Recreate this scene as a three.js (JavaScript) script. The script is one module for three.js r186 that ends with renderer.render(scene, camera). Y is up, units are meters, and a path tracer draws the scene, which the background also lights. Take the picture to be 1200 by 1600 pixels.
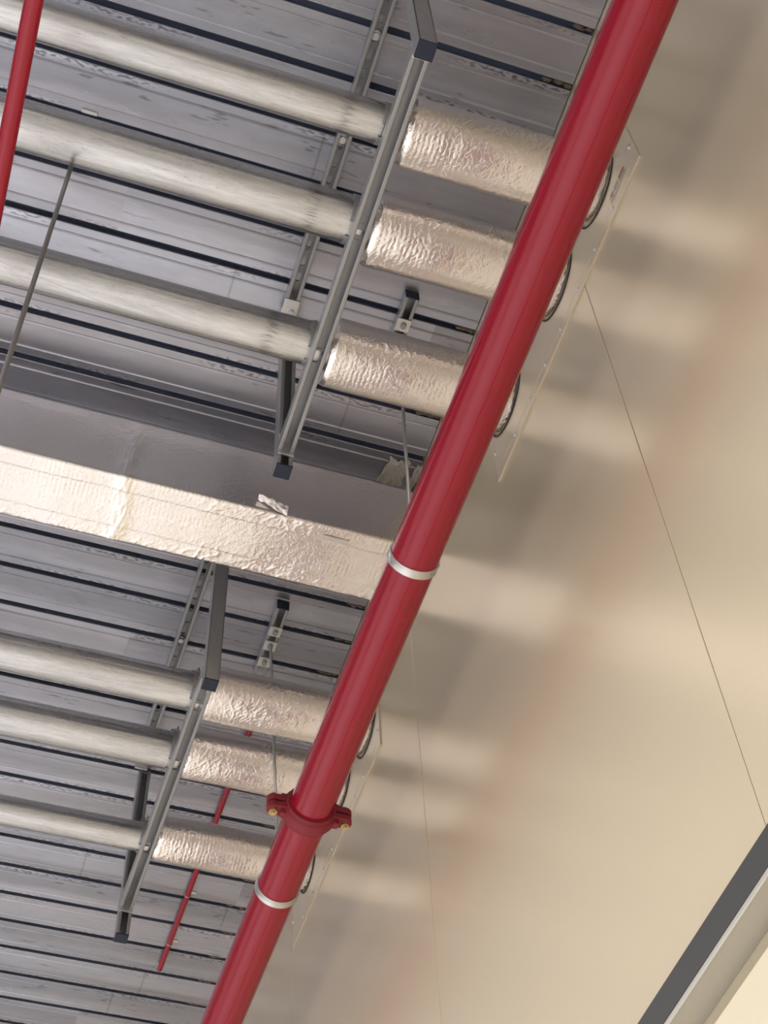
import * as THREE from 'three';
import { mergeGeometries } from 'three/addons/utils/BufferGeometryUtils.js';
import { RoundedBoxGeometry } from 'three/addons/geometries/RoundedBoxGeometry.js';
import { ImprovedNoise } from 'three/addons/math/ImprovedNoise.js';
import { RectAreaLightUniformsLib } from 'three/addons/lights/RectAreaLightUniformsLib.js';

// ---------------------------------------------------------------- camera, light, exposure
const H = 3.88;            // height of the deck's underside above the lens, metres
const EYE = 1.6;           // height of the lens above the floor
const scene = new THREE.Scene();
scene.background = new THREE.Color(0x000000);
const camera = new THREE.PerspectiveCamera(2 * Math.atan(800 / 2326.256) * 180 / Math.PI, 0.75, 0.05, 60);
camera.position.set(0, EYE, 0);
camera.rotation.set(0.97335, -0.36352, -0.0609, 'YXZ');
scene.add(camera);
const renderer = new THREE.WebGLRenderer({ antialias: true });
renderer.toneMapping = THREE.LinearToneMapping;
renderer.toneMappingExposure = 3.08;
renderer.shadowMap.enabled = true;
RectAreaLightUniformsLib.init();
const ADDED_LAMP_POWER = 30;                                    // radiance of each added lamp's diffuser
const ADDED_LAMP_COLOUR = new THREE.Color().setRGB(1, 0.985, 1.0);
const ADDED_LAMPS = [[-0.60, 0.40], [-0.60, -0.25], [-0.60, -1.0], [-0.60, -1.7], [-0.60, -2.4]];   // x, z in units of H

// ---------------------------------------------------------------- helpers
const X = (x) => x * H, Y = (y) => EYE + y * H, Z = (z) => z * H;
const V = (x, y, z) => new THREE.Vector3(X(x), Y(y), Z(z));
const noise = new ImprovedNoise();
const N = (x, y = 0, z = 0) => noise.noise(x, y, z);
let seed = 12345;
const rnd = () => { seed = (seed * 1664525 + 1013904223) >>> 0; return seed / 4294967296; };
const names = new Map();
function numbered(n) { const k = names.get(n) || 0; names.set(n, k + 1); return k ? n + '_' + String(k).padStart(3, '0') : n; }
function thing(name, label, category, pos = [0, 0, 0], group) {
  const o = new THREE.Group(); o.name = numbered(name); scene.add(o);
  o.position.set(...pos);
  o.userData = { label, category };
  if (group) o.userData.group = group;
  return o;
}
function part(name, geo, mat, parent, label) {
  const m = new THREE.Mesh(Array.isArray(geo) ? mergeGeometries(geo.map(plain)) : geo, mat);
  m.name = numbered(name); m.castShadow = true; m.receiveShadow = true;
  if (label) m.userData.label = label;
  parent.add(m);
  return m;
}
function structure(name, geo, mat) {
  const m = part(name, geo, mat, scene); m.userData.kind = 'structure'; return m;
}
function plain(g) {                       // same attributes on everything that is merged
  g = g.index ? g.toNonIndexed() : g;
  for (const k of Object.keys(g.attributes)) if (!['position', 'normal', 'uv'].includes(k)) g.deleteAttribute(k);
  return g;
}
const box = (w, h, d, x = 0, y = 0, z = 0, r = 0) => (r ? new RoundedBoxGeometry(w, h, d, 2, r) : new THREE.BoxGeometry(w, h, d)).translate(x, y, z);
function cyl(r, a, b, seg = 24, open = false) {   // cylinder between two points
  const d = new THREE.Vector3().subVectors(b, a), g = new THREE.CylinderGeometry(r, r, d.length(), seg, 1, open);
  const q = new THREE.Quaternion().setFromUnitVectors(new THREE.Vector3(0, 1, 0), d.clone().normalize());
  return g.applyQuaternion(q).translate((a.x + b.x) / 2, (a.y + b.y) / 2, (a.z + b.z) / 2);
}
function hexNut(r, h) { return new THREE.CylinderGeometry(r, r, h, 6); }
function threadedRod(r, a, b) {
  const d = new THREE.Vector3().subVectors(b, a), L = d.length(), pts = [], p = 0.0032;
  for (let s = 0, i = 0; s < L; s += p / 2, i++) pts.push(new THREE.Vector2(i % 2 ? r : r * 0.84, s));
  const g = new THREE.LatheGeometry(pts, 12);
  const q = new THREE.Quaternion().setFromUnitVectors(new THREE.Vector3(0, 1, 0), d.normalize());
  return g.applyQuaternion(q).translate(a.x, a.y, a.z);
}
// prism along x from an open or closed profile of [z, y] points
function prismX(prof, x0, x1, closed, uo = 0, vo = 0, us = 0.5, vs = 0.5) {
  const P = [], U = [], I = []; let n = 0, len = 0;
  const m = closed ? prof.length : prof.length - 1;
  for (let i = 0; i < m; i++) {
    const a = prof[i], b = prof[(i + 1) % prof.length], l = Math.hypot(b[0] - a[0], b[1] - a[1]);
    P.push(x0, a[1], a[0], x1, a[1], a[0], x1, b[1], b[0], x0, b[1], b[0]);
    U.push(x0 * us + uo, len * vs + vo, x1 * us + uo, len * vs + vo, x1 * us + uo, (len + l) * vs + vo, x0 * us + uo, (len + l) * vs + vo);
    I.push(n, n + 1, n + 2, n, n + 2, n + 3); n += 4; len += l;
  }
  const g = new THREE.BufferGeometry();
  g.setAttribute('position', new THREE.Float32BufferAttribute(P, 3));
  g.setAttribute('uv', new THREE.Float32BufferAttribute(U, 2));
  g.setIndex(I); g.computeVertexNormals();
  return g;
}
// surface from a function (u, v in 0..1) -> Vector3
function surf(nu, nv, fn, uvf) {
  const P = [], U = [], I = [], p = new THREE.Vector3();
  for (let i = 0; i <= nu; i++) for (let j = 0; j <= nv; j++) {
    fn(i / nu, j / nv, p); P.push(p.x, p.y, p.z);
    const q = uvf ? uvf(i / nu, j / nv) : [i / nu, j / nv]; U.push(q[0], q[1]);
  }
  for (let i = 0; i < nu; i++) for (let j = 0; j < nv; j++) {
    const a = i * (nv + 1) + j, b = a + nv + 1; I.push(a, b, a + 1, b, b + 1, a + 1);
  }
  const g = new THREE.BufferGeometry();
  g.setAttribute('position', new THREE.Float32BufferAttribute(P, 3));
  g.setAttribute('uv', new THREE.Float32BufferAttribute(U, 2));
  g.setIndex(I); g.computeVertexNormals();
  return g;
}

// ---------------------------------------------------------------- textures
function tex(w, h, fn, srgb, rx = 1, ry = 1) {
  const d = new Uint8Array(w * h * 4);
  for (let j = 0; j < h; j++) for (let i = 0; i < w; i++) {
    const c = fn(i / w, j / h), k = (j * w + i) * 4;
    d[k] = Math.max(0, Math.min(255, c[0] * 255)); d[k + 1] = Math.max(0, Math.min(255, c[1] * 255)); d[k + 2] = Math.max(0, Math.min(255, c[2] * 255)); d[k + 3] = 255;
  }
  const t = new THREE.DataTexture(d, w, h, THREE.RGBAFormat);
  t.wrapS = t.wrapT = THREE.RepeatWrapping; t.magFilter = THREE.LinearFilter; t.minFilter = THREE.LinearMipmapLinearFilter; t.generateMipmaps = true;
  if (srgb) t.colorSpace = THREE.SRGBColorSpace;
  t.repeat.set(rx, ry); t.needsUpdate = true;
  return t;
}
const fbm = (x, y, z, o = 4) => { let s = 0, a = 0.5; for (let i = 0; i < o; i++) { s += a * N(x, y, z + i * 7.3); x *= 2.03; y *= 2.03; a *= 0.5; } return s; };
const ridge = (x, y, z) => 1 - Math.abs(N(x, y, z)) * 2;
const ss = (a, b, x) => { const t = Math.max(0, Math.min(1, (x - a) / (b - a))); return t * t * (3 - 2 * t); };

// galvanised deck sheet: 4 m x 1 m, rolling streaks run along u; wavy zinc stains, scuffs
const deckMap = tex(2048, 1024, (u, v) => {
  const x = u * 4, y = v, row = (v * 4) % 1 * 0.25;                 // four sheets side by side; row = metres across one sheet
  let t = 0.70 + 0.035 * fbm(x * 1.2, y * 30, 1) + 0.018 * fbm(x * 4, y * 200, 2.5, 3);
  const warp = y * 9 + 0.9 * fbm(x * 1.1, y * 3, 5);
  t += 0.045 * Math.tanh(7 * N(x * 0.35, warp, 9));
  t += 0.03 * fbm(x * 14, y * 40, 12, 3);
  t -= 0.14 * ss(0.20, 0.34, fbm(x * 11, y * 60, 21, 4)) * ss(0.05, 0.35, N(x * 1.3, y * 11, 31));
  t += 0.03 * ss(0.22, 0.4, fbm(x * 9, y * 70, 41, 3));
  // flaking zinc along the folds
  const e = Math.min(Math.abs(row - 0.060), Math.abs(row - 0.184));
  const flake = ss(0.012, 0.002, e + 0.010 * fbm(x * 26, y * 90, 55, 3)) * ss(0.02, 0.25, N(x * 1.7, Math.floor(v * 4) * 3.7 + (row > 0.12 ? 9 : 0), 57));
  t -= 0.24 * flake * ss(-0.05, 0.25, N(x * 60, y * 160, 58)) - 0.06 * flake;
  const lap = Math.exp(-Math.pow((x - 1.3 - Math.floor(v * 4) * 0.7) / 0.003, 2));     // sheet end laps
  t -= 0.10 * lap;
  const warm = 0.015 * N(x * 0.6, y * 9, 51);
  return [t * 0.97 + warm, t * 0.98, t * 1.04 - warm];
}, true);
const deckRough = tex(1024, 512, (u, v) => { const t = 0.30 + 0.06 * fbm(u * 14, v * 40, 61) + 0.05 * fbm(u * 30, v * 20, 63, 3); return [t, t, t]; }, false);
const deckBump = tex(1024, 512, (u, v) => { const t = 0.5 + 0.5 * fbm(u * 9, v * 12, 66, 2) + 0.03 * fbm(u * 60, v * 90, 67, 2); return [t, t, t]; }, false);
// conduit: 2 m along u, once round along v
const conduitMap = tex(2048, 512, (u, v) => {
  const x = u * 2, a = v * Math.PI * 2, cy = Math.cos(a) * 0.6, cz = Math.sin(a) * 0.6;
  const n3 = (f, o) => N(x * f, cy * f + o, cz * f + o * 1.7);
  let t = 0.80 + 0.05 * n3(4, 3) + 0.05 * n3(11, 8) + 0.04 * n3(30, 5);
  t += 0.012 * N(x * 2, v * 40, 17);
  const spk = n3(42, 1) + 0.6 * n3(90, 4);
  t -= 0.13 * ss(0.42, 0.75, spk) * ss(-0.15, 0.3, n3(5, 20));
  const scr = N(x * 3 + v * 8, v * 60 + x * 22, 40);
  t -= 0.10 * ss(0.42, 0.6, scr) * ss(0, 0.3, n3(3, 31));
  // dirt ring left by an old support
  const ring = Math.exp(-Math.pow((x - 1.62 + 0.012 * n3(16, 2)) / 0.014, 2)) * ss(-0.35, 0.25, n3(34, 6) + 0.3 * n3(70, 7));
  t -= 0.17 * ring;
  return [t, t * 0.997, t * 0.995];
}, true);
const conduitRough = tex(1024, 256, (u, v) => { const t = 0.27 + 0.08 * fbm(u * 40, v * 14, 71) + 0.10 * N(u * 9, v * 6, 73); return [t, t, t]; }, false);
const foilBump = tex(1024, 1024, (u, v) => {
  let t = 0.5 + 0.20 * fbm(u * 40, v * 40, 81, 4) + 0.20 * Math.pow(Math.max(0, ridge(u * 22 + N(u * 9, v * 9, 2), v * 22, 84)), 5);
  t += 0.08 * Math.pow(Math.max(0, ridge(u * 60, v * 60 + N(u * 14, v * 14, 7), 88)), 4);
  return [t, t, t];
}, false);
const steelRough = tex(256, 256, (u, v) => { const t = 0.42 + 0.2 * fbm(u * 12, v * 12, 91); return [t, t, t]; }, false);
const concreteMap = tex(512, 512, (u, v) => { const t = 0.80 + 0.08 * fbm(u * 6, v * 6, 95, 5); return [t, t * 0.99, t * 0.985]; }, true);

// ---------------------------------------------------------------- materials
const lin = (r, g, b) => new THREE.Color().setRGB(r, g, b);
const std = (o) => new THREE.MeshStandardMaterial({ side: THREE.DoubleSide, ...o });
const M = {
  deck: std({ map: deckMap, roughnessMap: deckRough, roughness: 1, metalness: 0.75, bumpMap: deckBump, bumpScale: 0.0011 }),
  slab: std({ color: lin(0.16, 0.20, 0.32), roughness: 0.9 }),  // bluish tint paints the navy shade seen up inside the slots
  conduit: std({ map: conduitMap, roughnessMap: conduitRough, roughness: 1, metalness: 1 }),
  foil: std({ color: lin(0.97, 0.925, 0.895), roughness: 0.25, metalness: 1, bumpMap: foilBump, bumpScale: 0.0011 }),
  strut: std({ color: lin(0.36, 0.36, 0.365), roughnessMap: steelRough, roughness: 0.9, metalness: 0.5 }),
  zinc: std({ color: lin(0.72, 0.72, 0.71), roughness: 0.35, metalness: 0.9 }),
  brass: std({ color: lin(0.62, 0.47, 0.24), roughness: 0.4, metalness: 0.9 }),
  cap: std({ color: lin(0.012, 0.02, 0.045), roughness: 0.55 }),
  red: std({ color: lin(0.34, 0.006, 0.026), roughness: 0.12 }),
  redCast: std({ color: lin(0.26, 0.02, 0.033), roughness: 0.6 }),
  wall: std({ color: lin(0.72, 0.615, 0.44), roughness: 0.26, metalness: 0.33 }),
  plate: std({ color: lin(0.70, 0.61, 0.47), roughness: 0.36, metalness: 0.3 }),
  litCream: std({ color: lin(0.62, 0.55, 0.405), roughness: 0.4 }),  // lighter tone stands in for the light on the wall below the rail
  paint: std({ color: lin(0.55, 0.535, 0.51), roughness: 0.7 }),
  floor: std({ map: concreteMap, roughness: 0.55 }),
  railDark: std({ color: lin(0.036, 0.035, 0.034), roughness: 0.6 }),
  railLight: std({ color: lin(0.45, 0.43, 0.375), roughness: 0.4, metalness: 0.3 }),
  sealant: std({ color: lin(0.03, 0.03, 0.035), roughness: 0.7 }),
  foam: std({ color: lin(0.16, 0.125, 0.10), roughness: 0.95 }),
  paper: std({ color: lin(0.56, 0.52, 0.46), roughness: 0.8 }),
  white: std({ color: lin(0.75, 0.75, 0.76), roughness: 0.5 }),
  lamp: std({ color: lin(0.8, 0.8, 0.8), emissive: ADDED_LAMP_COLOUR, emissiveIntensity: 2.5 }),  // glowing face of the added lamps
};

// ---------------------------------------------------------------- the room
const W = 0.2576;                         // right wall's face
const LEFT = -1.3, FAR = -2.9, NEAR = 1.0;
const PITCH = 0.03913, SLOT0 = -0.26583;
{
  structure('floor', box(X(W - LEFT) + 0.4, 0.2, Z(NEAR - FAR) + 0.4, X((W + LEFT) / 2), -0.1, Z((NEAR + FAR) / 2)), M.floor);
  const hh = Y(1.03);
  structure('wall_left', box(0.2, hh, Z(NEAR - FAR) + 0.4, X(LEFT) - 0.1, hh / 2, Z((NEAR + FAR) / 2)), M.paint);
  structure('wall_far', box(X(W - LEFT), hh, 0.2, X((W + LEFT) / 2), hh / 2, Z(FAR) - 0.1), M.paint);
  structure('wall_near', box(X(W - LEFT), hh, 0.2, X((W + LEFT) / 2), hh / 2, Z(NEAR) + 0.1), M.paint);
  // right wall: insulated panels with fine vertical joints
  const wr = new THREE.Group(); wr.name = numbered('wall_right'); wr.userData.kind = 'structure'; scene.add(wr);
  part('core', box(0.16, hh, Z(NEAR - FAR) + 0.4, X(W) + 0.1, hh / 2, Z((NEAR + FAR) / 2)), M.paper, wr);
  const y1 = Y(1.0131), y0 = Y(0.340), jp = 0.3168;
  for (let k = -5; k < 6; k++) {
    const za = Math.min(NEAR, -0.3204 - k * jp), zb = Math.max(FAR, -0.3204 - (k + 1) * jp);
    if (za - zb < 0.02) continue;
    const d = Z(za - zb) - 0.0016;
    part('wall_panel', new RoundedBoxGeometry(0.03, y1 - y0, d, 2, 0.0012).translate(X(W) + 0.015, (y0 + y1) / 2, Z((za + zb) / 2)), M.wall, wr);
    part('lit_lower_panel', new RoundedBoxGeometry(0.03, y0 - 0.002, d, 2, 0.0012).translate(X(W) + 0.015, (y0 - 0.002) / 2, Z((za + zb) / 2)), M.litCream, wr);  // lower wall, its brightness put into the colour
  }
  // ceiling: dovetail steel deck, one mesh per pan, under a concrete slab
  const ce = new THREE.Group(); ce.name = numbered('ceiling'); ce.userData.kind = 'structure'; scene.add(ce);
  part('slab', box(X(W - LEFT) + 0.4, 0.2, Z(NEAR - FAR) + 0.4, X((W + LEFT) / 2), Y(1.0131) + 0.1, Z((NEAR + FAR) / 2)), M.slab, ce);
  const slot = 0.0044 * H, p = PITCH * H, hgt = 0.0131 * H;
  const kmin = Math.ceil((SLOT0 - NEAR) / PITCH), kmax = Math.floor((SLOT0 - FAR) / PITCH);
  for (let k = kmin; k < kmax; k++) {
    const zc = Z(SLOT0 - PITCH * (k + 0.5)), w = p - slot, r = 0.0025;
    const pr = [];
    const half = [[w / 2 - 0.011, hgt], [w / 2 - 0.0005, r * 1.5], [w / 2, r * 0.8], [w / 2 - 0.001, r * 0.25], [w / 2 - r, 0],
      [w * 0.30 + 0.004, 0], [w * 0.30, 0.0018], [w * 0.30 - 0.004, 0]];
    for (const [z, y] of half) pr.push([zc + z, Y(1) + y]);
    for (const [z, y] of half.slice().reverse()) pr.push([zc - z, Y(1) + y]);
    part('deck_panel', prismX(pr, X(LEFT), X(W) - 0.002, false, rnd(), (((k * 7) % 4 + 4) % 4) * 0.25, 0.25, 1), M.deck, ce);
  }
  // crumbling closures in the slots' ends beside the wall
  for (let k = -1; k < 28; k++) {
    if (k >= 8 && k <= 11) continue;
    const zc = Z(SLOT0 - PITCH * k), L = 0.03 + rnd() * 0.05, n = 3 + Math.floor(rnd() * 4), gs = [];
    for (let i = 0; i < n; i++) {
      const g = new THREE.IcosahedronGeometry(0.0065 + rnd() * 0.003, 1), q = g.attributes.position;
      const o = rnd() * 50;
      for (let j = 0; j < q.count; j++) { const s = 1 + 0.5 * N(q.getX(j) * 160 + o, q.getY(j) * 160, q.getZ(j) * 160); q.setXYZ(j, q.getX(j) * s * 1.5, q.getY(j) * s * 0.8, q.getZ(j) * s * 0.85); }
      g.computeVertexNormals();
      gs.push(g.translate(X(W) - 0.01 - L * i / n - rnd() * 0.01, Y(1) + 0.006 + rnd() * 0.006, zc + (rnd() - 0.5) * 0.006));
    }
    part('foam_plug', gs, M.foam, ce);
  }
}
// rail along the wall at the head of the lower panels
{
  const t = thing('wall_rail', 'dark grey rail with pale underside running along the wall at lower right', 'rail', [X(0.2453), Y(0.3321), Z(-0.4)]);
  const L = Z(1.4 + 0.9), d = X(W - 0.2453), zc = Z(-0.35);
  part('face_strip', box(0.004, Y(0.3477) - Y(0.3349), L, 0.002, (Y(0.3477) + Y(0.3349)) / 2 - Y(0.3321), zc, 0.0008), M.railDark, t);
  part('lip', box(0.0045, 0.0105, L, 0.00225, 0.0053, zc, 0.002), M.railLight, t);
  part('soffit', box(d - 0.003, 0.004, L, d / 2 + 0.001, 0.003, zc), M.railLight, t);
  part('top', box(d - 0.003, 0.004, L, d / 2 + 0.001, Y(0.3477) - Y(0.3321) - 0.003, zc), M.railDark, t);
}

// ---------------------------------------------------------------- unseen lamps added to light the room (outside the frame)
ADDED_LAMPS.forEach(([x, z], i) => {
  const y = 0.66;
  const where = ['behind the camera', 'left of the nearer conduits', 'left of the farther conduits', 'beyond the farther conduits', 'nearest the far wall'][i];
  const t = thing('added_lamp', 'added unseen long white pendant lamp under the deck ' + where, 'lamp', [X(x), Y(y), Z(z)]);
  part('housing', box(0.36, 0.06, 1.5, 0, 0.035, 0, 0.01), M.white, t);
  part('diffuser', box(0.32, 0.006, 1.46, 0, 0.002, 0), M.lamp, t);
  for (const s of [-0.6, 0.6]) part('wire', cyl(0.0015, new THREE.Vector3(0, 0.06, s), new THREE.Vector3(0, Y(1) - Y(y), s), 6), M.zinc, t);
  const l = new THREE.RectAreaLight(ADDED_LAMP_COLOUR, ADDED_LAMP_POWER, 0.32, 1.46);
  l.position.set(0, -0.004, 0); l.rotation.set(-Math.PI / 2, 0, 0); l.castShadow = true;
  t.add(l);
});

// ---------------------------------------------------------------- strut channel
const SW = 0.0413;
// channel along local z from 0 to L, back at y = 0, open downwards
function strut(L, d = SW, slots = 0) {
  const w = SW / 2, t = 0.0026, lip = 0.0105, gs = [];
  for (const s of [-1, 1]) {
    const pts = [[w, 0], [w, -d + 0.002], [w - 0.0006, -d + 0.0006], [w - 0.002, -d], [w - lip + 0.0022, -d], [w - lip + 0.0006, -d + 0.0007], [w - lip, -d + 0.0022], [w - lip, -d + 0.008], [w - lip + t, -d + 0.008], [w - lip + t, -d + t + 0.001], [w - t, -d + t + 0.001], [w - t, 0]];
    const sh = new THREE.Shape(pts.map(([x, y]) => new THREE.Vector2(x * s, y)));
    gs.push(new THREE.ExtrudeGeometry(sh, { depth: L, bevelEnabled: false }));
  }
  const b = new THREE.Shape(); b.moveTo(-w, 0); b.lineTo(w, 0); b.lineTo(w, L); b.lineTo(-w, L); b.closePath();
  if (slots) for (let z = slots; z < L - 0.03; z += 0.0508) {
    const h = new THREE.Path(), r = 0.0071, e = 0.0072;
    h.absarc(0, z + e, r, 0, Math.PI, false); h.absarc(0, z - e, r, Math.PI, Math.PI * 2, false); h.closePath();
    b.holes.push(h);
  }
  gs.push(new THREE.ExtrudeGeometry(b, { depth: t, bevelEnabled: false, curveSegments: 8 }).rotateX(Math.PI / 2));
  return mergeGeometries(gs.map(plain));
}
// closed plastic cap on a channel end
const capGeo = () => box(SW + 0.0008, 0.006, SW + 0.0008, 0, 0, 0, 0.002);

// two hangers: each a ceiling channel, two posts and a cross channel carrying three conduits
function hanger(label, o) {
  const t = thing('trapeze_hanger', label, 'pipe hanger', [X(o.xa), Y(1), Z(o.za)]);
  const yaw = Math.atan2(X(o.xb - o.xa), Z(o.zb - o.za));          // of the direction a -> b
  const L = Math.hypot(X(o.xb - o.xa), Z(o.zb - o.za));            // outer face to outer face
  t.rotation.y = yaw;                                             // local +z runs from the near post to the far one
  const yc = Y(o.cap) - Y(1), yt = Y(o.trap) - Y(1);
  // ceiling channel
  part('ceiling_channel', strut(o.cz1 - o.cz0, SW, 0.03).translate(o.cx, -0.0005, o.cz0), M.strut, t);
  for (const s of o.bolts) { const b = part('bolt', [hexNut(0.0095, 0.008).translate(o.cx, -0.014, s), new THREE.CylinderGeometry(0.014, 0.014, 0.003, 20).translate(o.cx, -0.0085, s)], M.zinc, t); }
  // posts
  const near = part('post', strut(-yc).rotateX(Math.PI / 2).translate(0, 0, 0), M.strut, t);
  // rotateX(90deg): local z -> -y, back (y=0) -> z=0, open side -y -> -z ; turn it to face +z
  near.geometry.rotateY(Math.PI);
  part('end_cap', capGeo().translate(0, yc - 0.001, SW / 2), M.cap, near);
  const far = part('post', strut(-(Y(o.capB) - Y(1))).rotateX(Math.PI / 2).translate(0, 0, L), M.strut, t);
  part('end_cap', capGeo().translate(0, Y(o.capB) - Y(1) - 0.001, L - SW / 2), M.cap, far);
  // cross channel between the posts, slightly raised at the far end
  const c0 = SW - 0.001, c1 = L - SW + 0.001, rise = Y(o.trapB) - Y(o.trap);
  const cc = strut(c1 - c0).translate(0, SW, 0);
  cc.rotateX(-Math.atan2(rise, c1 - c0)).translate(0, yt, c0);
  part('cross_channel', cc, M.strut, t);
  // corner fittings
  const plateAt = (z, y, s) => part('corner_bracket', [box(0.0405, 0.095, 0.006, 0, y + 0.03, z + s * 0.004, 0.001), box(0.0405, 0.006, 0.07, 0, y + SW + 0.004, z + s * 0.036, 0.001), hexNut(0.0105, 0.009).rotateX(Math.PI / 2).translate(0, y + 0.062, z + s * 0.011)], M.zinc, t);
  plateAt(SW, yt, 1); plateAt(L - SW, yt + rise, -1);
  // fitting at the end of the ceiling channel
  part('angle_fitting', [box(0.044, 0.005, 0.075, o.cx, -SW - 0.003, o.cz1 + 0.018, 0.001), box(0.044, 0.06, 0.005, o.cx, -SW - 0.03, o.cz1 + 0.055, 0.001), hexNut(0.010, 0.008).translate(o.cx - 0.004, -SW - 0.009, o.cz1 + 0.02)], M.zinc, t);
  return { t, L, yt, rise, c0, c1 };
}
// strap round a conduit, standing in the cross channel; ears and bolt on top
function clamp(t, z, y, r, x = 0.010) {
  const w = 0.034, R = r + 0.0022, gs = [];
  const ring = (a0, a1) => { const s = new THREE.Shape(); s.absarc(0, 0, R, a0, a1, false); s.absarc(0, 0, R - 0.0024, a1, a0, true); s.closePath(); return new THREE.ExtrudeGeometry(s, { depth: w, bevelEnabled: false, curveSegments: 40 }); };
  const e = 0.10;
  gs.push(ring(Math.PI / 2 + e, Math.PI * 1.5 - 0.35), ring(-Math.PI / 2 + 0.35, Math.PI / 2 - e));
  for (const s of [-1, 1]) gs.push(box(0.0026, 0.03, w, s * R * Math.sin(e), R + 0.012, w / 2), box(0.003, 0.010, w, s * R * Math.sin(0.35), -R * 0.90, w / 2));
  const g = mergeGeometries(gs.map(plain)).translate(0, 0, -w / 2).rotateY(Math.PI / 2).translate(x, y, z);
  const c = part('conduit_clamp', g, M.strut, t);
  part('bolt', [cyl(0.0035, new THREE.Vector3(x, y + R + 0.015, z - 0.03), new THREE.Vector3(x, y + R + 0.015, z + 0.03), 10), hexNut(0.0082, 0.006).rotateX(Math.PI / 2).translate(x, y + R + 0.015, z + 0.016), hexNut(0.0082, 0.006).rotateX(Math.PI / 2).translate(x, y + R + 0.015, z - 0.016)], M.zinc, c);
}
const A = [['C1', -0.2800, 0.8533, 0.01225], ['C2', -0.3438, 0.8553, 0.0151], ['C3', -0.4330, 0.8560, 0.01445]];
const B = [['D1', -0.7436, 0.8590, 0.0146], ['D2', -0.8077, 0.8595, 0.0150], ['D3', -0.9045, 0.8570, 0.0119]];
{
  const h = hanger('steel channel hanger carrying the three nearer conduits, dark end caps', { xa: 0.1256, za: -0.2169, xb: 0.1250, zb: -0.5144, cap: 0.819, capB: 0.819, trap: 0.828, trapB: 0.8335, cx: X(0.0075), cz0: -0.12, cz1: Z(0.4745 - 0.2169), bolts: [0.06, 0.21, 0.5] });
  for (const [, z, y, r] of A) clamp(h.t, Z(-z - 0.2169) * 1, Y(y) - Y(1), X(r));
  const g = hanger('steel channel hanger carrying the three farther conduits, below the foil-wrapped duct', { xa: 0.1245, za: -0.6937, xb: 0.1205, zb: -0.9800, cap: 0.819, capB: 0.812, trap: 0.834, trapB: 0.838, cx: X(0.0075), cz0: -0.02, cz1: Z(0.93 - 0.6937), bolts: [0.1, 0.45] });
  for (const [, z, y, r] of B) clamp(g.t, Z(-z - 0.6937), Y(y) - Y(1), X(r));
}

// ---------------------------------------------------------------- conduits with foil-wrapped ends
function crinkle(x, s, k) {                 // metres along, metres round -> metres of relief
  const wx = x + 0.010 * N(x * 14, s * 14, k), ws = s + 0.010 * N(x * 13, s * 13, k + 9);
  const zone = 0.35 + 0.65 * ss(-0.25, 0.35, N(x * 5, s * 5, k + 3));
  let h = 0.0007 * zone * Math.pow(Math.max(0, ridge(wx * 40, ws * 22, k + 1)), 3);
  h += 0.0006 * zone * Math.pow(Math.max(0, ridge(wx * 70 + ws * 24, ws * 52, k + 2)), 3);
  h += 0.0004 * N(wx * 46, ws * 14, k + 5) * (1.2 - zone * 0.6);
  h += 0.00013 * Math.sin((x + 0.002 * N(s * 30, x * 8, k)) * 2 * Math.PI / 0.0115) * ss(-0.1, 0.3, N(x * 6, s * 8, k + 6));
  return h;
}
function conduit(label, z, y, r, rw, x1, k, wz) {
  const t = thing('conduit', label, 'conduit', [0, Y(y), Z(z)], k < 3 ? 'nearer row of conduits' : 'farther row of conduits');
  const L = X(W) + 0.06 - X(LEFT), R = X(r);
  const g = new THREE.CylinderGeometry(R, R, L, 72, 1, true).rotateZ(Math.PI / 2).translate((X(W) + 0.06 + X(LEFT)) / 2, 0, 0);
  const q = g.attributes.position, uv = g.attributes.uv;
  for (let i = 0; i < q.count; i++) uv.setXY(i, (q.getX(i) - X(k < 3 ? 0.097 - 0.002 * k : 0.19) + 1.62) / 2, uv.getX(i) + k * 0.37);
  part('tube', g, M.conduit, t);
  const xa = X(x1), xb = X(W) + 0.012, RW = X(rw), dz = Z(wz - z);
  const n = 300, m = 230;
  const wrap = surf(n, m, (u, v, p) => {
    const x = xa + (xb - xa) * u, a = v * Math.PI * 2, s = a * RW;
    const ca = Math.cos(a), sa = Math.sin(a);
    const per = (f) => f(ca, sa);
    let R2 = RW * (1 + 0.035 * N(x * 4 + k * 9, ca * 1.3, sa * 1.3)) - 0.001;
    const blend = ss(0, 0.04, v) * ss(1, 0.96, v);
    R2 += crinkle(x + k, s, k * 5) * blend;
    const e = Math.min(1, u * 40); R2 = R + (R2 - R) * (0.88 + 0.12 * e);
    p.set(x, R2 * ca, R2 * sa + dz);
  }, (u, v) => [(xb - xa) * u / 0.35 + k * 0.3, v * Math.PI * 2 * RW / 0.35]);
  part('foil_wrap', wrap, M.foil, t, 'crinkled aluminium foil sleeve between the hanger and the wall');
  // closing lip of the sleeve round the tube
  part('sleeve_end', new THREE.RingGeometry(R, R + (RW - R) * 0.9, 60).rotateY(-Math.PI / 2).translate(xa, 0, dz * 0.9), M.foil, t);
}
const KL = ['topmost conduit of the nearer row, thinner than its neighbours, foil-sleeved at the wall', 'middle conduit of the nearer row, large and scuffed, with a foil sleeve at the wall', 'conduit of the nearer row lying next to the wrapped duct, foil-sleeved at the wall',
  'conduit of the farther row just below the wrapped duct in view, foil-sleeved at the wall', 'middle conduit of the farther row, with a foil sleeve crossed by a thin rod', 'lowest conduit in the photo, thinnest of the farther row, foil-sleeved at the wall'];
const RW = [0.0214, 0.0231, 0.0232, 0.0212, 0.0212, 0.0192], WZ = [-0.2800, -0.3455, -0.4350, -0.7415, -0.8050, -0.9010];
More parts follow.
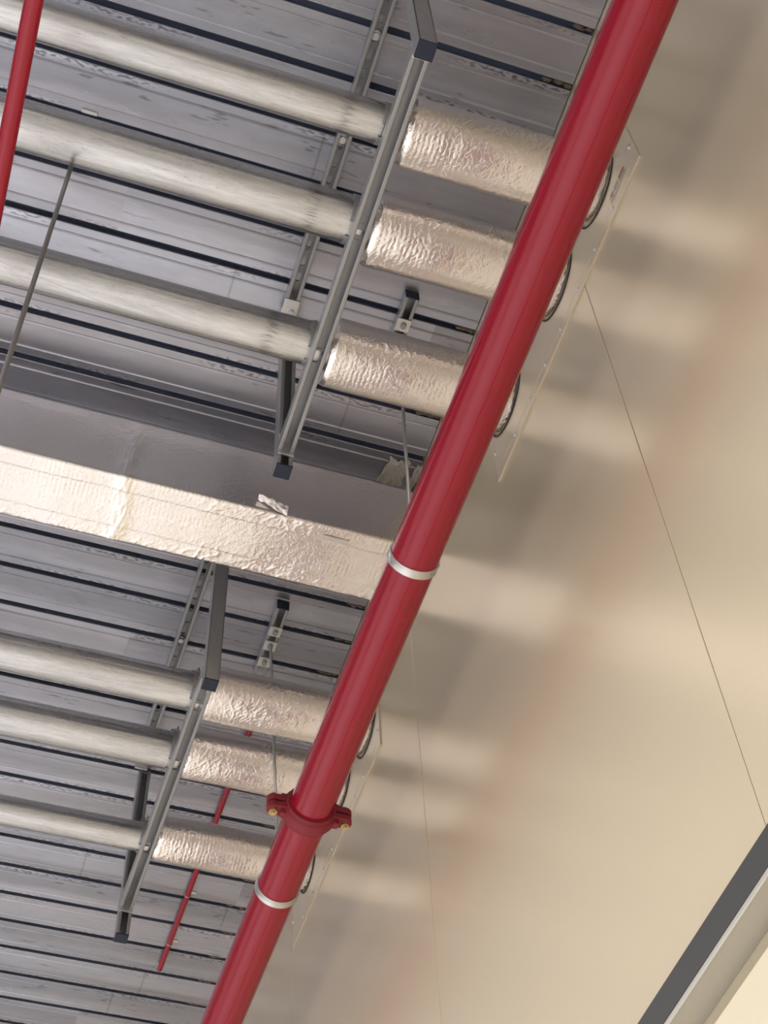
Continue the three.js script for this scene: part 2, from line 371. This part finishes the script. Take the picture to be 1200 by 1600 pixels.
[...A, ...B].forEach(([, z, y, r], k) => conduit(KL[k], z, y, r, RW[k], k < 3 ? 0.1325 : 0.1275, k, WZ[k]));

// ---------------------------------------------------------------- duct wrapped in foil, hung below the deck
{
  const t = thing('wrapped_duct', 'deep rectangular duct wrapped in wrinkled aluminium foil, crossing between the two rows of conduits', 'duct', [0, Y(0.955), Z(-0.5835)]);
  const h = Y(0.955) - Y(0.8808), d = Z(0.0568), x0 = X(-0.42), x1 = X(W) - 0.001;
  // profile run: near side top -> near bottom corner -> far bottom corner -> far side top
  const rc = 0.012, per = [h - rc, rc * 1.57, d - 2 * rc, rc * 1.57, h - rc], tot = per.reduce((a, b) => a + b);
  const at = (s, out) => {                                       // point and outward normal in (z, y)
    if (s < per[0]) return [0, -s, 1, 0]; s -= per[0];
    if (s < per[1]) { const a = s / per[1] * Math.PI / 2; return [-rc + rc * Math.cos(a), -h + rc - rc * Math.sin(a), Math.cos(a), -Math.sin(a)]; } s -= per[1];
    if (s < per[2]) return [-rc - s, -h, 0, -1]; s -= per[2];
    if (s < per[3]) { const a = s / per[3] * Math.PI / 2; return [-d + rc - rc * Math.sin(a), -h + rc - rc * Math.cos(a), -Math.sin(a), -Math.cos(a)]; } s -= per[3];
    return [-d, -h + rc + s, -1, 0];
  };
  const bandX = X(0.032);
  const relief = (x, s) => {
    const sb = s - per[0] - per[1] / 2;                         // 0 at the near corner, d-ish at the far one
    const bottom = ss(-0.02, 0.01, sb) * ss(d + 0.02, d - 0.01, sb);
    let r = 0;
    // fine regular ribs pressed across the sheet
    r += 0.00022 * Math.sin(x * 2 * Math.PI / 0.0125 + 1.5 * N(x * 5, s * 9, 3)) * ss(-0.05, 0.25, N(x * 3, s * 10, 4));
    // laps running along the duct
    const lap = (c, a) => a * ss(c - 0.0015, c + 0.0015, sb + 0.004 * N(x * 5, c * 40, 6));
    r += lap(0.045, -0.0016) + lap(0.105, 0.0010) + lap(0.165, -0.0013);
    // gathered band round the duct
    const g = Math.exp(-Math.pow((x - bandX - 0.02 * N(s * 6, 1, 2)) / 0.022, 2));
    r += g * (0.0018 + 0.0016 * ridge(x * 60, s * 16, 5));
    const c2 = Math.exp(-Math.pow((x - X(0.100)) / 0.05, 2)) + Math.exp(-Math.pow((x - X(0.158)) / 0.1, 2));
    const zone = Math.min(1, 0.22 + 0.8 * c2 * ss(0.02, 0.09, Math.abs(sb - 0.1)) + 0.7 * ss(0.16, 0.22, sb));
    const wx = x + 0.01 * N(x * 15, s * 15, 7), ws = s + 0.01 * N(x * 14, s * 14, 8);
    r += bottom * 0.0014 * zone * Math.pow(Math.max(0, ridge(wx * 26, ws * 30, 9)), 3);
    r += bottom * 0.0010 * zone * Math.pow(Math.max(0, ridge(wx * 60, ws * 60, 10)), 3);
    r += 0.0012 * N(x * 9, s * 7, 11) + 0.0030 * N(x * 3, s * 3, 12);
    return r;
  };
  const nx = 820, ns = 210;
  const g = surf(nx, ns, (u, v, p) => {
    const x = x0 + (x1 - x0) * u, s = v * tot, q = at(s), r = relief(x, s) * ss(0, 0.06, v) * ss(1, 0.94, v);
    p.set(x, q[1] + q[3] * r, q[0] + q[2] * r);
  }, (u, v) => [(x1 - x0) * u / 0.35, v * tot / 0.35]);
  part('foil_wrap', g, M.foil, t);
  part('core', box(X(W) - X(LEFT), h - 0.02, d - 0.02, (X(W) + X(LEFT)) / 2, -h / 2 + 0.008, -d / 2), M.sealant, t);
  part('foil_top', box(x1 - x0, 0.004, d - 0.004, (x0 + x1) / 2, -0.002, -d / 2), M.foil, t);
  for (const x of [-0.9, -0.5, -0.2]) part('support_rod', threadedRod(0.005, new THREE.Vector3(X(x), -0.01, -d / 2), new THREE.Vector3(X(x), Y(1) - Y(0.955), -d / 2)), M.strut, t);
  part('foil_tail', box(x0 - X(LEFT), h, d, (x0 + X(LEFT)) / 2, -h / 2, -d / 2), M.foil, t);
  // torn flap standing off the near lower corner
  part('torn_flap', surf(24, 10, (u, v, p) => {
    const w = 0.030 * (u < 0.35 ? u / 0.35 * 0.25 + 0.12 : 0.4 + 0.6 * ss(0.35, 0.6, u));
    p.set(X(0.1254) + 0.085 * u, -h + 0.046 - 0.030 * u + (v - 0.6) * w + 0.004 * N(u * 6, v * 6, 1), 0.004 + 0.016 * Math.sin(v * 2.2) + 0.006 * N(u * 5, v * 5, 2));
  }), M.foil, t, 'torn flap of foil');
  part('tape', box(0.075, 0.0012, 0.014, X(0.187), -h - 0.0042, -0.036), M.foil, t);
}
// scraps of fire-stop paper on the deck beside the duct, at the wall
{
  const scrap = (label, x, z, w, d, k) => {
    const o = part('paper_scrap', surf(20, 20, (u, v, p) => {
      const a = (u - 0.5), b = (v - 0.5), e = 1 + 0.5 * N(u * 3 + k, v * 3, k);
      p.set(a * w * e + 0.012 * b, -0.003 - 0.010 * Math.abs(N(u * 4, v * 4, k + 2)) - 0.004 * u, b * d * (1 + 0.5 * N(u * 4, v * 2, k + 4)));
    }), M.paper, scene);
    o.position.set(X(x), Y(1), Z(z)); o.userData = { label, category: 'scrap' };
  };
  scrap('torn beige paper scrap stuck to the deck behind the upper thin rod', 0.2375, -0.5965, 0.07, 0.095, 2);
  scrap('small torn paper scrap on the deck between the upper thin rod and the wall', 0.2545, -0.598, 0.022, 0.10, 8);
}

// ---------------------------------------------------------------- wall plates round the sleeves
function labelTexture() {
  const c = document.createElement('canvas'); c.width = 256; c.height = 96; const g = c.getContext('2d');
  g.fillStyle = '#cfc6b6'; g.fillRect(0, 0, 256, 96);
  g.fillStyle = '#8a2a34'; g.fillRect(160, 14, 84, 28);
  g.fillStyle = '#2c2726'; for (let i = 0; i < 7; i++) g.fillRect(162 + i * 12, 54, 9, 20);
  for (let i = 0; i < 6; i++) { g.fillRect(84 + i * 11, 20, 8, 13); g.fillRect(84 + i * 11, 48, 8, 15); }
  g.strokeStyle = '#b06a72'; g.lineWidth = 4; g.beginPath(); g.moveTo(41, 6); g.lineTo(76, 46); g.lineTo(41, 86); g.lineTo(4, 46); g.closePath(); g.stroke();
  g.fillStyle = '#8a2a34'; g.fillRect(23, 30, 36, 16); g.fillStyle = '#40302f'; g.fillRect(29, 52, 24, 11);
  const t = new THREE.CanvasTexture(c); t.colorSpace = THREE.SRGBColorSpace; t.needsUpdate = true; return t;
}
function wallPlate(label, za, zb, ya, yb, holes, screws, sticker) {
  const zc = (za + zb) / 2, yc = (ya + yb) / 2;
  const t = thing('wall_plate', label, 'plate', [X(W), Y(yc), Z(zc)]);
  const w = Math.abs(Z(zb - za)), h = Y(yb) - Y(ya), th = 0.004;
  const make = (w, h, th, x) => {
    const s = new THREE.Shape(); s.moveTo(-w / 2, -h / 2); s.lineTo(w / 2, -h / 2); s.lineTo(w / 2, h / 2); s.lineTo(-w / 2, h / 2); s.closePath();
    for (const [z, y, r] of holes) { const p = new THREE.Path(); p.absarc(Z(z - zc), Y(y) - Y(yc), X(r), 0, Math.PI * 2); s.holes.push(p); }
    // shape x -> world z, depth -> away from the wall
    return new THREE.ExtrudeGeometry(s, { depth: th - 0.0006, bevelEnabled: true, bevelThickness: 0.0006, bevelSize: 0.0006, bevelOffset: -0.0006, bevelSegments: 1, curveSegments: 32 }).rotateY(Math.PI / 2 + Math.PI).translate(x, 0, 0);
  };
  part('plate', make(w, h, th, 0), M.plate, t);
  for (const [y, z] of screws) {
    part('screw', [new THREE.SphereGeometry(0.0052, 12, 8, 0, Math.PI * 2, 0, Math.PI / 2).scale(1, 0.6, 1).rotateZ(Math.PI / 2).translate(-th - 0.0012, Y(y) - Y(yc), Z(z - zc)), cyl(0.0078, new THREE.Vector3(-th, Y(y) - Y(yc), Z(z - zc)), new THREE.Vector3(-th - 0.0014, Y(y) - Y(yc), Z(z - zc)), 16)], M.zinc, t);
  }
  for (const [z, y, r] of holes) {
    part('sealant_ring', new THREE.TorusGeometry(X(r) - 0.0005, 0.0021, 10, 60).rotateY(Math.PI / 2).translate(-0.0055, Y(y) - Y(yc), Z(z - zc)), M.sealant, t);
  }
  // thin bent seam parallel to the lower edge
  part('edge_seam', box(0.0008, 0.0022, w * 0.9, -th - 0.0002, -h / 2 + 0.034, 0), M.plate, t);
  if (sticker) {
    const m = std({ map: labelTexture(), roughness: 0.5 });
    const g = new THREE.PlaneGeometry(0.085, 0.036).rotateY(-Math.PI / 2).translate(-th - 0.0008, Y(sticker[0]) - Y(yc), Z(sticker[1] - zc));
    part('printed_label', g, m, t, 'small white label with red and black print');
  }
}
{
  const s1 = [-0.2733, -0.2999, -0.327, -0.3546, -0.3802, -0.4063, -0.433].map((z) => [0.8068, z]);
  wallPlate('long pale metal wall plate where the nearer conduits enter, with a small printed label', -0.2372, -0.4655, 0.8000, 0.912,
    [[WZ[0], A[0][2], RW[0] + 0.0035], [WZ[1], A[1][2], RW[1] + 0.0028], [WZ[2], A[2][2], RW[2] + 0.0028]], [...s1, [0.8235, -0.2413], [0.829, -0.4625]], [0.8165, -0.2615]);
  const s2 = [-0.752, -0.7747, -0.804, -0.8332, -0.8576, -0.8862, -0.9137].map((z) => [0.8155, z]);
  wallPlate('long pale metal wall plate where the farther conduits enter, behind the red coupling', -0.7118, -0.9475, 0.8090, 0.918,
    [[WZ[3], B[0][2], RW[3] + 0.0035], [WZ[4], B[1][2], RW[4] + 0.0028], [WZ[5], B[2][2], RW[5] + 0.0025]], [...s2, [0.8285, -0.7165], [0.835, -0.9445]]);
}

// ---------------------------------------------------------------- red sprinkler main
const PA = V(0.2018, 0.709, 0.55), PB = V(0.1955, 0.709, -1.45);
const pipeAt = (z) => { const f = (Z(z) - PA.z) / (PB.z - PA.z); return new THREE.Vector3().lerpVectors(PA, PB, f); };
const RP = X(0.01475);
{
  const t = thing('sprinkler_main', 'thick glossy red sprinkler pipe running along the wall, with a bolted coupling', 'pipe');
  part('tube', cyl(RP, PA, PB, 96, false), M.red, t);
  const c = pipeAt(-0.694), dir = new THREE.Vector3().subVectors(PB, PA).normalize();
  // grooved coupling: lathed housing, bolt pads left and right
  const pr = [[1.0, -0.027], [1.12, -0.027], [1.15, -0.0255], [1.15, -0.017], [1.22, -0.015], [1.27, -0.010], [1.28, 0], [1.27, 0.010], [1.22, 0.015], [1.15, 0.017], [1.15, 0.0255], [1.12, 0.027], [1.0, 0.027]].map(([r, y]) => new THREE.Vector2(r * RP, y));
  const gs = [new THREE.LatheGeometry(pr, 72).rotateX(Math.PI / 2)];
  for (const s of [-1, 1]) for (const y of [-1, 1]) {
    const sh = new THREE.Shape();
    sh.moveTo(0, -0.017); sh.lineTo(RP * 0.62, -0.015); sh.absarc(RP * 0.62, 0, 0.0165, -Math.PI / 2, Math.PI / 2, false); sh.lineTo(0, 0.017); sh.closePath();
    const pad = new THREE.ExtrudeGeometry(sh, { depth: 0.013, bevelEnabled: true, bevelSize: 0.002, bevelThickness: 0.002, bevelSegments: 2, curveSegments: 12 });
    pad.rotateX(Math.PI / 2).translate(RP * 1.05, y > 0 ? 0.020 : -0.006, 0);
    if (s < 0) pad.rotateY(Math.PI);
    gs.push(pad);
    gs.push(box(0.016, 0.020, 0.022, s * RP * 1.22, y * 0.026, 0, 0.004));
  }
  const place = (g) => g.rotateY(Math.atan2(-dir.x, -dir.z)).translate(c.x, c.y, c.z);
  const cp = part('coupling', place(mergeGeometries(gs.map(plain))), M.redCast, t, 'red cast coupling with two bolts');
  for (const s of [-1, 1]) {
    const x = s * RP * 1.68;
    part('bolt', [place(cyl(0.0062, new THREE.Vector3(x, -0.036, 0), new THREE.Vector3(x, 0.036, 0), 14)), place(hexNut(0.0118, 0.010).translate(x, -0.026, 0)), place(new THREE.CylinderGeometry(0.010, 0.010, 0.006, 16).translate(x, 0.027, 0))], M.brass, cp);
  }
}
// hangers of the red main: bracket on the deck, threaded rod, ring
function pipeHanger(label, z, bx, bz0, bz1, rodTopZ, plates) {
  const p = pipeAt(z);
  const t = thing('ring_hanger', label, 'pipe hanger', [p.x, p.y, p.z]);
  const prof = [[1.0, -0.0115], [1.055, -0.0115], [1.065, -0.009], [1.03, -0.004], [1.03, 0.004], [1.065, 0.009], [1.055, 0.0115], [1.0, 0.0115]].map(([r, y]) => new THREE.Vector2(r * RP, y));
  part('ring', new THREE.LatheGeometry(prof, 80).rotateX(Math.PI / 2), M.zinc, t);
  const top = new THREE.Vector3(X(bx), Y(0.992), Z(rodTopZ)).sub(p), foot = new THREE.Vector3(0, RP + 0.012, 0);
  part('swivel', [new THREE.CylinderGeometry(0.011, 0.014, 0.022, 20).translate(0, RP + 0.012, 0), hexNut(0.010, 0.008).translate(0, RP + 0.030, 0)], M.zinc, t);
  part('rod', threadedRod(0.0047, foot, top), M.zinc, t);
  const L = Math.abs(Z(bz1 - bz0)), yb = Y(1) - p.y - 0.0005;
  const b = part('bracket_channel', strut(L).translate(X(bx) - p.x, yb, Math.min(Z(bz0), Z(bz1)) - p.z), M.strut, t);
  part('end_cap', box(SW, SW, 0.006, X(bx) - p.x, yb - SW / 2, Z(bz0) - p.z + 0.002, 0.002), M.cap, b);
  for (const pz of plates) {
    const w = part('square_washer', box(0.041, 0.005, 0.040, X(bx) - p.x, yb - SW - 0.003, Z(pz) - p.z, 0.001), M.zinc, t);
    part('nut', hexNut(0.0095, 0.009).translate(X(bx) - p.x, yb - SW - 0.010, Z(pz) - p.z), M.strut, w);
  }
}
pipeHanger('zinc ring hanger with a plumb rod holding the red main beside the wrapped duct', -0.478, 0.2012, -0.4435, -0.500, -0.477, [-0.4655, -0.478]);
pipeHanger('zinc ring hanger with a slightly leaning rod holding the red main below the coupling', -0.7715, 0.1885, -0.7475, -0.826, -0.787, [-0.7715, -0.7875, -0.806]);

// ---------------------------------------------------------------- other red pipes, rod, clip
{
  const a = V(-0.0722, 0.71, 0.4), b = V(-0.0728, 0.71, -1.1);
  const t = thing('branch_pipe', 'slim red sprinkler pipe crossing the upper left corner below the conduits', 'pipe');
  part('tube', cyl(X(0.0045), a, b, 40), M.red, t);
  const f = thing('fire_alarm_conduit', 'thin red tube fixed straight to the deck behind the farther conduits', 'tube');
  const y = 0.9955, r = 0.0105;
  part('tube', cyl(r, V(0.1990, y, -0.86), V(0.1952, y, -1.2317), 20), M.red, f);
  for (const z of [-1.1165, -1.190]) {
    const x = X(0.1990) + (X(0.1952) - X(0.1990)) * (-z - 0.86) / (1.2317 - 0.86);
    part('strap', [new THREE.TorusGeometry(r + 0.001, 0.0016, 8, 30).translate(x, Y(y), Z(z)), box(0.022, 0.002, 0.012, x + 0.020, Y(1) - 0.002, Z(z))], M.zinc, f);
  }
  const s = thing('drop_rod', 'slender steel rod hanging down from the middle nearer conduit at far left', 'rod');
  const ra = new THREE.Vector3(X(-0.0491), Y(0.872), Z(-0.364)), rb = new THREE.Vector3(X(-0.0428), Y(0.55), Z(-0.358));
  part('rod', threadedRod(0.0052, rb, ra), M.strut, s);
  part('rod_clamp', [box(0.022, 0.016, 0.018, ra.x, ra.y, ra.z, 0.002), hexNut(0.009, 0.008).translate(ra.x, ra.y - 0.012, ra.z)], M.strut, s);
  const c = part('clip', box(0.042, 0.006, 0.010, 0, -0.003, 0, 0.002), M.white, scene);
  c.position.set(X(-0.0522), Y(1), Z(-0.3795)); c.userData = { label: 'tiny white clip on the deck just above the middle nearer conduit at left', category: 'clip' };
}

scene.traverse((o) => { if (o.isMesh) { o.castShadow = true; o.receiveShadow = true; } });
renderer.render(scene, camera);
